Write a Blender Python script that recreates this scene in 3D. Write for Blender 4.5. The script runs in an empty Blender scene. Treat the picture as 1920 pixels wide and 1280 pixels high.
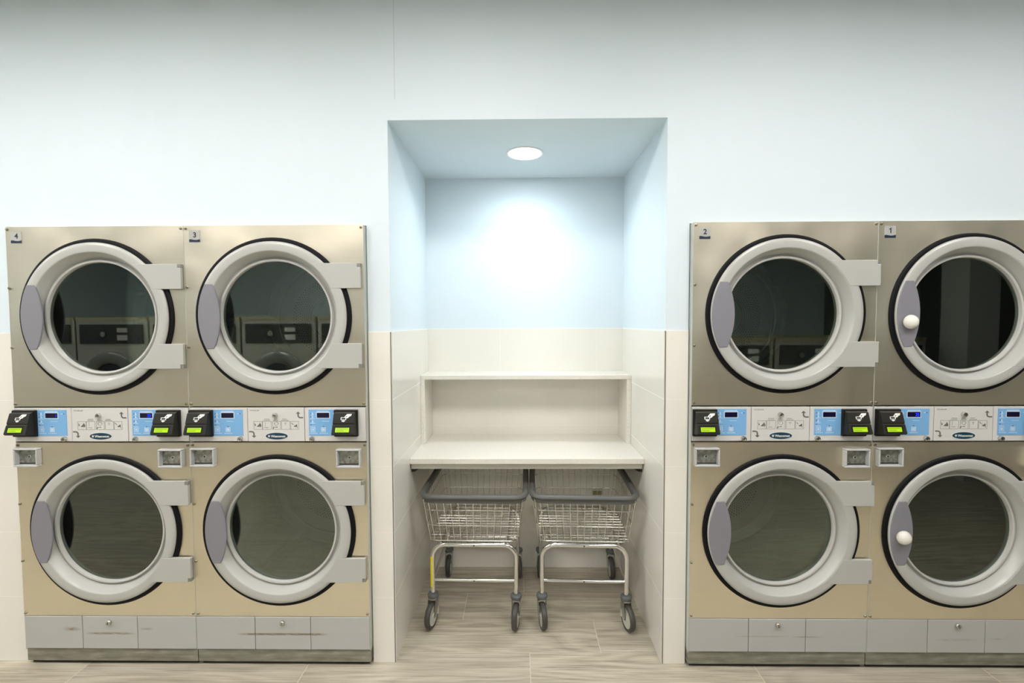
import bpy, bmesh, math, random
from mathutils import Vector, Matrix
R = math.radians; PI = math.pi; rnd = random.Random(7)
S = bpy.context.scene; COL = S.collection

# ------------------------------------------------------------------ camera, world, exposure
F_PX = 866.94; PITCH = .0422; YAW = .0128; ROLL = -.004; CAM_D = 2.0811; CAM_H = 1.5754
cam = bpy.data.cameras.new('camera'); cam.sensor_width = 36; cam.lens = F_PX * 36 / 1920; cam.clip_start = .01
co = bpy.data.objects.new('camera', cam); COL.objects.link(co); S.camera = co
fw = Vector((-math.sin(YAW) * math.cos(PITCH), math.cos(YAW) * math.cos(PITCH), -math.sin(PITCH)))
rt = Vector((math.cos(YAW), math.sin(YAW), 0)); up = rt.cross(fw)
c_, s_ = math.cos(ROLL), math.sin(ROLL)
rt2 = rt * c_ + up * s_; up2 = up * c_ - rt * s_
M = Matrix((rt2, up2, -fw)).transposed().to_4x4(); M.translation = Vector((0, -CAM_D, CAM_H)); co.matrix_world = M

w = bpy.data.worlds.new('world'); S.world = w; w.use_nodes = True
w.node_tree.nodes['Background'].inputs[0].default_value = (.6, .7, .75, 1)
w.node_tree.nodes['Background'].inputs[1].default_value = .05
S.view_settings.view_transform = 'Standard'; S.view_settings.look = 'None'
S.view_settings.gamma = 1; S.view_settings.exposure = 1.68; S.view_settings.use_curve_mapping = False

PANEL_POWER = 9.3        # radiance of the ceiling troffers
PANEL_COL = (1.0, .955, .93)
DOWN_POWER = 19.0
DOWN_WATT = .85         # radiance of the downlight over the counter
DOWN_COL = (.90, .975, 1.04)

# ------------------------------------------------------------------ material helpers
def mat(name, col=(.8, .8, .8), rough=.5, metal=0, **k):
    m = bpy.data.materials.new(name); m.use_nodes = True
    b = m.node_tree.nodes['Principled BSDF']
    b.inputs['Base Color'].default_value = (*col, 1); b.inputs['Roughness'].default_value = rough; b.inputs['Metallic'].default_value = metal
    for a, v in k.items():
        b.inputs[a].default_value = v
    return m
def N(m, t, **k):
    n = m.node_tree.nodes.new(t)
    for a, v in k.items(): setattr(n, a, v)
    return n
def L(m, a, b): m.node_tree.links.new(a, b)
def bs(m): return m.node_tree.nodes['Principled BSDF']
def noise(m, scale, detail=3, stretch=(1, 1, 1), rough=.5, coord='Object'):
    tc = N(m, 'ShaderNodeTexCoord'); mp = N(m, 'ShaderNodeMapping'); mp.inputs['Scale'].default_value = stretch
    L(m, tc.outputs[coord], mp.inputs[0]); n = N(m, 'ShaderNodeTexNoise'); L(m, mp.outputs[0], n.inputs['Vector'])
    n.inputs['Scale'].default_value = scale; n.inputs['Detail'].default_value = detail; n.inputs['Roughness'].default_value = rough
    return n
def ramp(m, src, stops):
    r = N(m, 'ShaderNodeValToRGB'); L(m, src, r.inputs[0]); e = r.color_ramp.elements
    while len(e) < len(stops): e.new(.5)
    for el, (p, c) in zip(e, stops): el.position = p; el.color = (*c, 1) if len(c) == 3 else c
    return r
def g(v): return (v, v, v)
def mixc(m, fac, a, b, mode='MIX'):
    x = N(m, 'ShaderNodeMix', data_type='RGBA', blend_type=mode)
    for sock, v in ((x.inputs[0], fac), (x.inputs[6], a), (x.inputs[7], b)):
        if hasattr(v, 'is_linked'): L(m, v, sock)
        elif isinstance(v, tuple): sock.default_value = (*v, 1)
        else: sock.default_value = v
    return x.outputs[2]
def math_(m, op, a, b=0.0, c=None):
    x = N(m, 'ShaderNodeMath', operation=op)
    for i, v in enumerate((a, b) if c is None else (a, b, c)):
        if hasattr(v, 'is_linked'): L(m, v, x.inputs[i])
        else: x.inputs[i].default_value = v
    return x.outputs[0]
def xyz(m, coord='Object'):
    tc = N(m, 'ShaderNodeTexCoord'); s = N(m, 'ShaderNodeSeparateXYZ'); L(m, tc.outputs[coord], s.inputs[0]); return s.outputs

# wall paint: pale blue, with one hairline plaster joint above the niche
PAINT = mat('pale_blue_paint', (.675, .768, .81), .55)
x, y, z = xyz(PAINT)
ln = math_(PAINT, 'LESS_THAN', math_(PAINT, 'ABSOLUTE', math_(PAINT, 'ADD', x, .541)), .0013)
ln = math_(PAINT, 'MULTIPLY', ln, math_(PAINT, 'GREATER_THAN', z, 2.56))
L(PAINT, mixc(PAINT, ln, (.675, .768, .81), (.50, .575, .60)), bs(PAINT).inputs['Base Color'])
n = noise(PAINT, 60, 3); b = N(PAINT, 'ShaderNodeBump'); b.inputs['Strength'].default_value = .03; L(PAINT, n.outputs[0], b.inputs['Height']); L(PAINT, b.outputs[0], bs(PAINT).inputs['Normal'])

def tile_mat(name, axis, off, base, grout, rough=.07, period=.303):
    m = mat(name, base, rough); o = xyz(m); u = o[axis]; v = o[2]
    fu = math_(m, 'PINGPONG', math_(m, 'SUBTRACT', u, off), period); fv = math_(m, 'PINGPONG', v, .1532)
    d = math_(m, 'MINIMUM', fu, fv); k = math_(m, 'LESS_THAN', d, .0011)
    nn = noise(m, 2.2, 4); v2 = mixc(m, nn.outputs[0], base, tuple(c * .95 for c in base))
    L(m, mixc(m, k, v2, grout), bs(m).inputs['Base Color'])
    L(m, math_(m, 'MULTIPLY_ADD', k, .4, rough), bs(m).inputs['Roughness'])
    return m
CREAM = (.82, .80, .73); GROUT = (.835, .815, .745)
TILE_X = tile_mat('cream_wall_tile', 0, -.112, CREAM, GROUT)
TILE_Y = tile_mat('cream_niche_tile', 1, -.3, CREAM, GROUT, period=3)

# brushed stainless steel: fine horizontal brush lines, smudges
STEEL = mat('brushed_stainless', (.62, .57, .47), .3, 1.0)
n1 = noise(STEEL, 4, 3, (1, 1, 120)); n2 = noise(STEEL, 3.0, 4, (1, 1, 1))
c1 = ramp(STEEL, n1.outputs[0], [(.3, (.86, .793, .642)), (.7, (.89, .823, .672))])
c2 = mixc(STEEL, ramp(STEEL, n2.outputs[0], [(.5, g(0)), (.8, g(.35))]).outputs[0], c1.outputs[0], (.70, .645, .51))
L(STEEL, c2, bs(STEEL).inputs['Base Color'])
L(STEEL, math_(STEEL, 'MULTIPLY_ADD', n2.outputs[0], .14, .34), bs(STEEL).inputs['Roughness'])
bs(STEEL).inputs['Anisotropic'].default_value = .75
n3 = noise(STEEL, 1.7, 2, (1.3, 1, .8)); bp = N(STEEL, 'ShaderNodeBump'); bp.inputs['Strength'].default_value = 1; bp.inputs['Distance'].default_value = .05; L(STEEL, n3.outputs[0], bp.inputs['Height']); L(STEEL, bp.outputs[0], bs(STEEL).inputs['Normal'])
tg = N(STEEL, 'ShaderNodeTangent', direction_type='RADIAL', axis='Z'); L(STEEL, tg.outputs[0], bs(STEEL).inputs['Tangent'])
SIDE = mat('cabinet_side_sheet', (.55, .58, .54), .5, .2)

WHITE = mat('door_white_enamel', (.455, .46, .432), .28)
LIP = mat('glass_retaining_lip', (.50, .50, .475), .3)
HINGE = mat('hinge_zinc_grey', (.30, .30, .275), .4, .4)
GREYP = mat('handle_purple_grey', (.225, .22, .25), .5)
KNOBM = mat('knob_ivory', (.80, .79, .72), .15)
RUB = mat('black_rubber', (.004, .004, .005), .6); bs(RUB).inputs['Specular IOR Level'].default_value = .2
PANELM = mat('panel_light_grey', (.64, .635, .61), .38)
DARK = mat('gap_shade', (.015, .014, .012), .8)  # near-black colour stands in for the shade inside open gaps
ZINC = mat('chrome_lock', (.60, .59, .56), .18, 1.0)
KEYH = mat('key_slot', (.03, .025, .02), .5)
BLUE = mat('membrane_blue', (.20, .44, .74), .35)
PRINTW = mat('membrane_white_print', (.58, .72, .86), .4)
PRINTG = mat('grey_print', (.13, .13, .13), .5)
PRINTD = mat('dark_print', (.09, .10, .11), .5)
PRINTL = mat('pale_print', (.33, .33, .31), .5)
NAVY = mat('emblem_navy', (.008, .045, .085), .35)
EMBR = mat('emblem_edge', (.70, .72, .68), .4)
DISP = mat('display_dark', (.006, .004, .028), .15)
DIG = mat('display_digit', (.01, .02, .5), .4); bs(DIG).inputs['Emission Color'].default_value = (.01, .03, 1, 1); bs(DIG).inputs['Emission Strength'].default_value = .75
BLK = mat('reader_black_plastic', (.010, .010, .009), .4); bs(BLK).inputs['Specular IOR Level'].default_value = .3
BLK2 = mat('reader_face_plastic', (.021, .020, .015), .5); bs(BLK2).inputs['Specular IOR Level'].default_value = .3
WPR = mat('reader_white_print', (.85, .85, .83), .5)
LCD = mat('lcd_green', (.30, .50, .01), .3); bs(LCD).inputs['Emission Color'].default_value = (.35, .62, .005, 1); bs(LCD).inputs['Emission Strength'].default_value = .18
LCDT = mat('lcd_text', (.22, .34, .02), .5)
FRAMEG = mat('coin_frame_grey', (.50, .51, .51), .35)
COINP = mat('coin_plate_zinc', (.30, .31, .28), .42, .75)
n = noise(COINP, 55, 4); L(COINP, ramp(COINP, n.outputs[0], [(.35, (.22, .23, .20)), (.65, (.46, .47, .42))]).outputs[0], bs(COINP).inputs['Base Color'])
STK = mat('sticker_silver', (.42, .425, .40), .4)
STN = mat('sticker_navy', (.012, .02, .05), .4)
NUMK = mat('numeral_black', (.01, .01, .012), .5)
PLINTH = mat('plinth_worn_steel', (.33, .32, .26), .45, .5)
n = noise(PLINTH, 9, 5, (1, 1, 5)); L(PLINTH, ramp(PLINTH, n.outputs[0], [(.3, (.20, .195, .155)), (.6, (.33, .325, .27)), (.82, (.50, .49, .42))]).outputs[0], bs(PLINTH).inputs['Base Color'])

def kick_mat(name, streaks):
    m = mat(name, (.47, .468, .455), .42); x, y, z = xyz(m)
    nn = noise(m, 26, 5, (1, 1, 9), .75); big = noise(m, 9, 3, (1, 1, 2)); tot = None
    for (x0, x1, zc, s, hw) in streaks:
        a = math_(m, 'DIVIDE', math_(m, 'SUBTRACT', x, x0), .05); a.node.use_clamp = True; b2 = math_(m, 'DIVIDE', math_(m, 'SUBTRACT', x1, x), .05); b2.node.use_clamp = True
        dz = math_(m, 'DIVIDE', math_(m, 'ABSOLUTE', math_(m, 'SUBTRACT', z, zc)), hw)
        k = math_(m, 'SUBTRACT', 1.0, dz); k.node.use_clamp = True
        k = math_(m, 'MULTIPLY', math_(m, 'MULTIPLY', a, b2), math_(m, 'MULTIPLY', k, s))
        tot = k if tot is None else math_(m, 'ADD', tot, k)
    r = ramp(m, nn.outputs[0], [(.36, g(0)), (.52, g(1))])
    f = math_(m, 'MULTIPLY', tot, r.outputs[0]); f.node.use_clamp = True
    spots = ramp(m, noise(m, 70, 2).outputs[0], [(.74, g(0)), (.79, g(.5))])
    base = mixc(m, big.outputs[0], (.475, .48, .468), (.43, .434, .412))
    c = mixc(m, spots.outputs[0], base, (.34, .31, .25))
    L(m, mixc(m, f, c, (.19, .135, .08)), bs(m).inputs['Base Color'])
    return m
KICK = {4: kick_mat('kick_grey_worn_a', [(-.225, -.133, .172, 1.2, .012), (-.12, .12, .152, 1.0, .0075), (.13, .21, .174, 1.0, .008)]),
        3: kick_mat('kick_grey_worn_b', [(-.215, .21, .152, 1.3, .0075)]),
        2: kick_mat('kick_grey_worn_c', [(-.20, .06, .152, .35, .005), (.06, .21, .150, .6, .005)]),
        1: kick_mat('kick_grey_worn_d', [(-.10, .10, .14, .3, .007), (.14, .23, .145, .5, .005)])}

def glass_mat(name, tint, refl=1.0):
    m = bpy.data.materials.new(name); m.use_nodes = True; nt = m.node_tree; nt.nodes.remove(nt.nodes['Principled BSDF'])
    t = N(m, 'ShaderNodeBsdfTransparent'); t.inputs[0].default_value = (*tint, 1)
    gl = N(m, 'ShaderNodeBsdfAnisotropic'); gl.inputs['Roughness'].default_value = .015; gl.inputs[0].default_value = (.86, .93, .86, 1)
    fr = N(m, 'ShaderNodeFresnel'); fr.inputs[0].default_value = 1.52
    mx = N(m, 'ShaderNodeMixShader'); L(m, math_(m, 'MULTIPLY', fr.outputs[0], refl), mx.inputs[0]); L(m, t.outputs[0], mx.inputs[1]); L(m, gl.outputs[0], mx.inputs[2])
    L(m, mx.outputs[0], nt.nodes['Material Output'].inputs[0]); return m
GLASS = glass_mat('tinted_door_glass', (.61, .64, .61), 2.5)

def perf(name, polar, sx, sy, r, col, hole, rmin=0, rmax=9):
    m = mat(name, col, .38, .85); x, y, z = xyz(m)
    if polar:
        rad = math_(m, 'SQRT', math_(m, 'ADD', math_(m, 'MULTIPLY', x, x), math_(m, 'MULTIPLY', z, z)))
        v = N(m, 'ShaderNodeCombineXYZ'); L(m, x, v.inputs[0]); L(m, z, v.inputs[1])
        rr = math_(m, 'DIVIDE', rad, sy); row = math_(m, 'FLOOR', rr); ang = math_(m, 'ARCTAN2', z, x)
        cnt = 76
        a = math_(m, 'ADD', math_(m, 'MULTIPLY', ang, cnt / (2 * PI)), math_(m, 'MULTIPLY', row, .5))
        da = math_(m, 'MULTIPLY', math_(m, 'SUBTRACT', math_(m, 'FRACT', a), .5), math_(m, 'MULTIPLY', rad, 2 * PI / cnt))
        dr = math_(m, 'MULTIPLY', math_(m, 'SUBTRACT', math_(m, 'FRACT', rr), .5), sy)
        d = math_(m, 'SQRT', math_(m, 'ADD', math_(m, 'MULTIPLY', da, da), math_(m, 'MULTIPLY', dr, dr)))
        k = math_(m, 'LESS_THAN', d, r)
        k = math_(m, 'MULTIPLY', k, math_(m, 'MULTIPLY', math_(m, 'GREATER_THAN', rad, rmin), math_(m, 'LESS_THAN', rad, rmax)))
    else:
        ang = math_(m, 'ARCTAN2', z, x); u = math_(m, 'MULTIPLY', ang, .36 / sx); vv = math_(m, 'DIVIDE', y, sy); row = math_(m, 'FLOOR', vv)
        a = math_(m, 'ADD', u, math_(m, 'MULTIPLY', row, .5))
        da = math_(m, 'MULTIPLY', math_(m, 'SUBTRACT', math_(m, 'FRACT', a), .5), sx); dr = math_(m, 'MULTIPLY', math_(m, 'SUBTRACT', math_(m, 'FRACT', vv), .5), sy)
        k = math_(m, 'LESS_THAN', math_(m, 'SQRT', math_(m, 'ADD', math_(m, 'MULTIPLY', da, da), math_(m, 'MULTIPLY', dr, dr))), r)
    L(m, mixc(m, k, col, hole), bs(m).inputs['Base Color'])
    L(m, math_(m, 'SUBTRACT', .85, math_(m, 'MULTIPLY', k, .85)), bs(m).inputs['Metallic'])
    return m
DRUMB = perf('drum_back_perforated', True, 0, .0125, .0038, (.62, .64, .60), (.01, .01, .01), .112, .224)
DRUMS = perf('drum_side_perforated', False, .019, .016, .0036, (.34, .35, .32), (.20, .20, .18))
HUB = mat('drum_hub', (.62, .68, .64), .4, .6)

CHROME = mat('chrome_tube', (.72, .71, .68), .13, 1.0)
WIRE = mat('chrome_wire', (.70, .68, .62), .2, 1.0)
BUMP = mat('rim_grey_vinyl', (.098, .099, .09), .45)
TYRE = mat('tyre_dark_grey', (.055, .052, .045), .45)
WHUB = mat('wheel_hub_bone', (.56, .56, .48), .4)
COLL = mat('caster_collar_grey', (.10, .11, .11), .5)
FORK = mat('caster_fork_steel', (.42, .42, .39), .3, .9)
YEL = mat('warning_yellow', (.86, .66, .01), .5)
PALEY = mat('faded_yellow_tag', (.26, .22, .09), .6)
QUARTZ = mat('quartz_cream', (.80, .775, .70), .14)
n = noise(QUARTZ, 190, 2); n2 = noise(QUARTZ, 60, 3)
q = ramp(QUARTZ, n.outputs[0], [(.30, (.66, .61, .52)), (.43, (.78, .755, .68)), (.60, (.80, .775, .70)), (.75, (.83, .81, .74))])
L(QUARTZ, q.outputs[0], bs(QUARTZ).inputs['Base Color'])
APRON = mat('apron_painted_cream', (.62, .60, .53), .4)
BRK = mat('bracket_dark_steel', (.05, .05, .045), .5, .6)
EDGE = mat('tile_edge_trim', (.16, .155, .145), .45, .3)
CEIL = mat('ceiling_dark_grey', (.46, .49, .47), .8)
FIX = mat('fixture_white', (.8, .8, .8), .4)
CAULK = mat('white_caulk', (.82, .82, .80), .4)

# floor planks
WOOD = mat('grey_wood_plank_tile', (.5, .46, .38), .3)
at = N(WOOD, 'ShaderNodeAttribute', attribute_name='rnd'); tc = N(WOOD, 'ShaderNodeTexCoord')
sc = N(WOOD, 'ShaderNodeVectorMath', operation='SCALE'); L(WOOD, at.outputs['Vector'], sc.inputs[0]); sc.inputs['Scale'].default_value = 37
ad = N(WOOD, 'ShaderNodeVectorMath', operation='ADD'); L(WOOD, tc.outputs['Object'], ad.inputs[0]); L(WOOD, sc.outputs[0], ad.inputs[1])
def wn(scale, st, det=4, dist=0):
    mp = N(WOOD, 'ShaderNodeMapping'); mp.inputs['Scale'].default_value = st; L(WOOD, ad.outputs[0], mp.inputs[0])
    n = N(WOOD, 'ShaderNodeTexNoise'); L(WOOD, mp.outputs[0], n.inputs['Vector']); n.inputs['Scale'].default_value = scale; n.inputs['Detail'].default_value = det; n.inputs['Distortion'].default_value = dist; n.inputs['Roughness'].default_value = .6
    return n.outputs[0]
big = wn(1.0, (.9, 5.5, 1), 1, .3)
rings = math_(WOOD, 'FRACT', math_(WOOD, 'MULTIPLY', big, 9.0)); rings = math_(WOOD, 'PINGPONG', rings, .5)
fine = wn(2.2, (1.6, 70, 1), 6, .5); thin = wn(3.0, (1.1, 60, 1), 3, .9); mid = wn(1.6, (1.0, 14, 1), 4, .8)
v = math_(WOOD, 'ADD', math_(WOOD, 'MULTIPLY', rings, .40), math_(WOOD, 'ADD', math_(WOOD, 'MULTIPLY', fine, .75), math_(WOOD, 'MULTIPLY', mid, .55)))
wr = ramp(WOOD, v, [(.42, (.225, .195, .142)), (.62, (.385, .345, .262)), (.80, (.50, .458, .355)), (1.0, (.60, .56, .445))])
thr = ramp(WOOD, thin, [(.56, g(0)), (.68, g(.75))])
tone = mixc(WOOD, math_(WOOD, 'MULTIPLY', at.outputs['Fac'], .35), wr.outputs[0], (.34, .31, .26))
tone = mixc(WOOD, thr.outputs[0], tone, (.20, .175, .13))
L(WOOD, tone, bs(WOOD).inputs['Base Color']); L(WOOD, math_(WOOD, 'MULTIPLY_ADD', fine, .25, .22), bs(WOOD).inputs['Roughness'])
bp = N(WOOD, 'ShaderNodeBump'); bp.inputs['Strength'].default_value = .12; bp.inputs['Distance'].default_value = .002; L(WOOD, fine, bp.inputs['Height']); L(WOOD, bp.outputs[0], bs(WOOD).inputs['Normal'])
FGROUT = mat('floor_grout', (.62, .575, .46), .7)

def emis(name, col, strength):
    m = mat(name, col, .5); b = bs(m); b.inputs['Emission Color'].default_value = (*col, 1); b.inputs['Emission Strength'].default_value = strength; return m
EM_PANEL = emis('troffer_diffuser', PANEL_COL, PANEL_POWER)
EM_DOWN = emis('downlight_diffuser', DOWN_COL, DOWN_POWER)

# ------------------------------------------------------------------ mesh helpers
class MB:
    def __init__(s): s.v = []; s.f = []; s.mi = []; s.m = 0
    def add(s, vs, fs):
        o = len(s.v); s.v += [tuple(p) for p in vs]; s.f += [tuple(i + o for i in f) for f in fs]; s.mi += [s.m] * len(fs); return s
    def box(s, x0, x1, y0, y1, z0, z1):
        return s.add([(x0, y0, z0), (x1, y0, z0), (x1, y1, z0), (x0, y1, z0), (x0, y0, z1), (x1, y0, z1), (x1, y1, z1), (x0, y1, z1)],
                     [(0, 3, 2, 1), (4, 5, 6, 7), (0, 1, 5, 4), (1, 2, 6, 5), (2, 3, 7, 6), (3, 0, 4, 7)])
    def prism(s, pts, y0, y1):          # pts in (x,z), extruded along y; y0 is the front
        n = len(pts); vs = [(p[0], y0, p[1]) for p in pts] + [(p[0], y1, p[1]) for p in pts]
        return s.add(vs, [tuple(range(n)), tuple(range(2 * n - 1, n - 1, -1))] + [(i, i + n, (i + 1) % n + n, (i + 1) % n) for i in range(n)])
    def prismx(s, pts, x0, x1, t=0):    # pts in (y,z), extruded along x
        n = len(pts); vs = [(x0, p[0], p[1]) for p in pts] + [(x1, p[0], p[1]) for p in pts]
        return s.add(vs, [tuple(range(n - 1, -1, -1)), tuple(range(n, 2 * n))] + [(i, (i + 1) % n, (i + 1) % n + n, i + n) for i in range(n)])
    def lathe(s, prof, c=(0, 0, 0), axis='y', n=64, closed=False, cap=False):   # prof: (r, t)
        vs = []; fs = []; m = len(prof)
        for i in range(n):
            a = 2 * PI * i / n; ca, sa = math.cos(a), math.sin(a)
            for r, t in prof:
                if axis == 'y': vs.append((c[0] + r * ca, c[1] + t, c[2] + r * sa))
                elif axis == 'z': vs.append((c[0] + r * ca, c[1] + r * sa, c[2] + t))
                else: vs.append((c[0] + t, c[1] + r * ca, c[2] + r * sa))
        for i in range(n):
            j = (i + 1) % n
            for k in range(m if closed else m - 1):
                l = (k + 1) % m; fs.append((i * m + k, j * m + k, j * m + l, i * m + l))
        if cap: fs += [tuple(i * m for i in range(n)), tuple(i * m + m - 1 for i in reversed(range(n)))]
        return s.add(vs, fs)
    def tube(s, path, r, n=10, closed=False):
        P = [Vector(p) for p in path]; m = len(P); vs = []; fs = []
        T = []
        for i in range(m):
            a = P[i - 1] if (i or closed) else P[i]; b = P[(i + 1) % m] if (i < m - 1 or closed) else P[i]
            T.append((b - a).normalized())
        u = T[0].orthogonal().normalized()
        for i in range(m):
            u = (u - T[i] * u.dot(T[i])).normalized(); v = T[i].cross(u)
            for k in range(n):
                a = 2 * PI * k / n; vs.append(P[i] + (u * math.cos(a) + v * math.sin(a)) * r)
        for i in range(m if closed else m - 1):
            j = (i + 1) % m
            for k in range(n):
                l = (k + 1) % n; fs.append((i * n + k, j * n + k, j * n + l, i * n + l))
        if not closed: fs += [tuple(range(n)), tuple(range(m * n - 1, (m - 1) * n - 1, -1))]
        return s.add(vs, fs)
    def sweep(s, path, prof):           # horizontal closed loop swept with (outward, z) profile, path with normals
        m = len(path); k = len(prof); vs = []; fs = []
        for (px, py, nx, ny) in path:
            for (o, z) in prof: vs.append((px + nx * o, py + ny * o, z))
        for i in range(m):
            j = (i + 1) % m
            for a in range(k):
                b = (a + 1) % k; fs.append((i * k + a, j * k + a, j * k + b, i * k + b))
        return s.add(vs, fs)
    def mesh(s, name, mats, smooth=None):
        me = bpy.data.meshes.new(name); me.from_pydata(s.v, [], s.f)
        for m in (mats if isinstance(mats, (list, tuple)) else [mats]): me.materials.append(m)
        for p, i in zip(me.polygons, s.mi): p.material_index = i
        bm = bmesh.new(); bm.from_mesh(me); bmesh.ops.recalc_face_normals(bm, faces=bm.faces); bm.to_mesh(me); bm.free()
        if smooth is not None:
            for p in me.polygons: p.use_smooth = True
            me.set_sharp_from_angle(angle=R(smooth))
        return me
def obj(name, me, parent=None, loc=None, bevel=0, seg=2):
    o = bpy.data.objects.new(name, me); COL.objects.link(o); o.parent = parent
    if loc: o.location = loc
    if bevel:
        b = o.modifiers.new('bevel', 'BEVEL'); b.width = bevel; b.segments = seg; b.limit_method = 'ANGLE'; b.angle_limit = R(40)
    return o
def thing(name, label, cat, loc=(0, 0, 0), rz=0, group=None):
    o = bpy.data.objects.new(name, None); COL.objects.link(o); o.location = loc; o.rotation_euler = (0, 0, rz)
    o.empty_display_size = .1; tag(o, label, cat, group); return o
def tag(o, label, cat, group=None):
    o['label'] = label; o['category'] = cat
    if group: o['group'] = group
def struct(o): o['kind'] = 'structure'; return o
def bx(*a): return MB().box(*a)
def boxes(L_):
    m = MB()
    for a in L_: m.box(*a)
    return m
def fillet(pts, r, n=6):
    P = [Vector(p) for p in pts]; out = [P[0]]
    for i in range(1, len(P) - 1):
        a = (P[i - 1] - P[i]).normalized(); b = (P[i + 1] - P[i]).normalized(); ang = a.angle(b); t = r / math.tan(ang / 2)
        p0 = P[i] + a * t; p1 = P[i] + b * t; c = P[i] + (a + b).normalized() * (r / math.sin(ang / 2))
        for k in range(n + 1):
            q = (p0 - c).normalized().slerp((p1 - c).normalized(), k / n); out.append(c + q * r)
    out.append(P[-1]); return out
def text_mesh(txt, size, m, width=None, bold=0, depth=.0003, space=1.0):
    cu = bpy.data.curves.new('t', 'FONT'); cu.body = txt; cu.size = size; cu.align_x = 'CENTER'; cu.align_y = 'CENTER'; cu.extrude = depth; cu.offset = bold; cu.space_character = space
    cu.resolution_u = 4
    o = bpy.data.objects.new('t', cu); COL.objects.link(o); dg = bpy.context.evaluated_depsgraph_get()
    me = bpy.data.meshes.new_from_object(o.evaluated_get(dg)); bpy.data.objects.remove(o); bpy.data.curves.remove(cu)
    xs = [v.co.x for v in me.vertices]; ww = max(xs) - min(xs); k = width / ww if width else 1; cx = (max(xs) + min(xs)) / 2
    ys = [v.co.y for v in me.vertices]; cy = (max(ys) + min(ys)) / 2
    for v in me.vertices:
        a, b, c = v.co; v.co = ((a - cx) * k, -c, b - cy)
    me.materials.clear(); me.materials.append(m); return me

# ------------------------------------------------------------------ dimensions
XL, XR = -.679, .767; NL, NR = -.575, .662; ZN = 2.47; ND = .8375; ZT = 1.532
FRONT = -.035; DH = 2.006; DW = .8; CEZ = 3.12
X0, X1, YB = -6.6, 5.4, -6.0

# ------------------------------------------------------------------ setting
pw = boxes([(X0, NL, 0, .12, DH + .003, CEZ), (NL, NR, 0, .12, ZN, CEZ), (NR, X1, 0, .12, DH + .003, CEZ),
            (X0, XL - 1.6 - .003, 0, .12, 0, DH + .003), (XL + .003, NL, 0, .12, 0, DH + .003), (NR, XR - .003, 0, .12, 0, DH + .003), (XR + 1.6 + .003, X1, 0, .12, 0, DH + .003)])
struct(obj('wall_back', pw.mesh('wall_back', PAINT)))
struct(obj('wall_niche_left', bx(NL - .06, NL, .12, ND + .1, 0, ZN + .1).mesh('wall_niche_left', PAINT)))
struct(obj('wall_niche_right', bx(NR, NR + .06, .12, ND + .1, 0, ZN + .1).mesh('wall_niche_right', PAINT)))
struct(obj('wall_niche_back', bx(NL, NR, ND, ND + .1, 0, ZN + .1).mesh('wall_niche_back', PAINT)))
nc = MB()                                     # niche soffit with a round hole for the downlight
hx, hy, hr = .04, .415, .088; n = 48; vs = []; fs = []
for i in range(n):
    a = 2 * PI * i / n; ca, sa = math.cos(a), math.sin(a); vs.append((hx + hr * ca, hy + hr * sa, ZN))
    t = min(((NR if ca > 0 else NL) - hx) / ca if abs(ca) > 1e-6 else 9, ((ND if sa > 0 else .12) - hy) / sa if abs(sa) > 1e-6 else 9)
    vs.append((hx + t * ca, hy + t * sa, ZN)); vs.append((hx + hr * ca, hy + hr * sa, ZN + .1))
for i in range(n):
    j = (i + 1) % n; fs += [(3 * i, 3 * j, 3 * j + 1, 3 * i + 1), (3 * i, 3 * i + 2, 3 * j + 2, 3 * j)]
cs = [(NL, .12), (NR, .12), (NR, ND), (NL, ND)]
import itertools
for (cx, cy) in cs:                           # corner fill triangles
    best = sorted(range(n), key=lambda i: (vs[3 * i + 1][0] - cx) ** 2 + (vs[3 * i + 1][1] - cy) ** 2)
    e = [i for i in best if abs(vs[3 * i + 1][0] - cx) < 1e-6][:1] + [i for i in best if abs(vs[3 * i + 1][1] - cy) < 1e-6][:1]
    vs.append((cx, cy, ZN))
    if e[0] != e[1]: fs.append((3 * e[0] + 1, 3 * e[1] + 1, len(vs) - 1))
nc.add(vs, fs); nc.add([(NL, .12, ZN + .1), (NR, .12, ZN + .1), (NR, ND, ZN + .1), (NL, ND, ZN + .1)], [(0, 1, 2, 3)])
struct(obj('ceiling_niche', nc.mesh('ceiling_niche', PAINT)))
TT = .006
tl = boxes([(X0, XL - 1.604, -TT, 0, 0, ZT), (XL + .004, NL + .0, -TT, 0, 0, ZT), (NR, XR - .004, -TT, 0, 0, ZT), (XR + 1.604, X1, -TT, 0, 0, ZT), (NL, NR, ND - TT, ND, 0, ZT)])
struct(obj('wall_back_tiling', tl.mesh('wall_back_tiling', TILE_X)))
struct(obj('wall_niche_left_tiling', bx(NL, NL + TT, -.001, ND - TT, 0, ZT).mesh('tl', TILE_Y)))
struct(obj('wall_niche_right_tiling', bx(NR - TT, NR, -.001, ND - TT, 0, ZT).mesh('tr', TILE_Y)))
struct(obj('trim_1', boxes([(NL - .0005, NL + .0018, -TT - .001, -.0005, 0, ZT)]).mesh('trim_1', EDGE)))
struct(obj('trim_2', boxes([(NR - .0018, NR + .0005, -TT - .001, -.0005, 0, ZT)]).mesh('trim_2', EDGE)))
ck = boxes([(X0, XL - 1.604, -TT, 0, ZT, ZT + .004), (XL + .004, NL, -TT, 0, ZT, ZT + .004), (NR, XR - .004, -TT, 0, ZT, ZT + .004), (NL, NR, ND - TT, ND, ZT, ZT + .004),
            (NL, NL + TT, -TT, ND - TT, ZT, ZT + .004), (NR - TT, NR, -TT, ND - TT, ZT, ZT + .004)])
struct(obj('trim_3', ck.mesh('trim_3', CAULK)))
struct(obj('ceiling', bx(X0, X1, YB, .12, CEZ, CEZ + .1).mesh('ceiling', CEIL)))
struct(obj('wall_front', bx(X0, X1, YB - .1, YB, 0, CEZ).mesh('wall_front', PAINT)))
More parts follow.
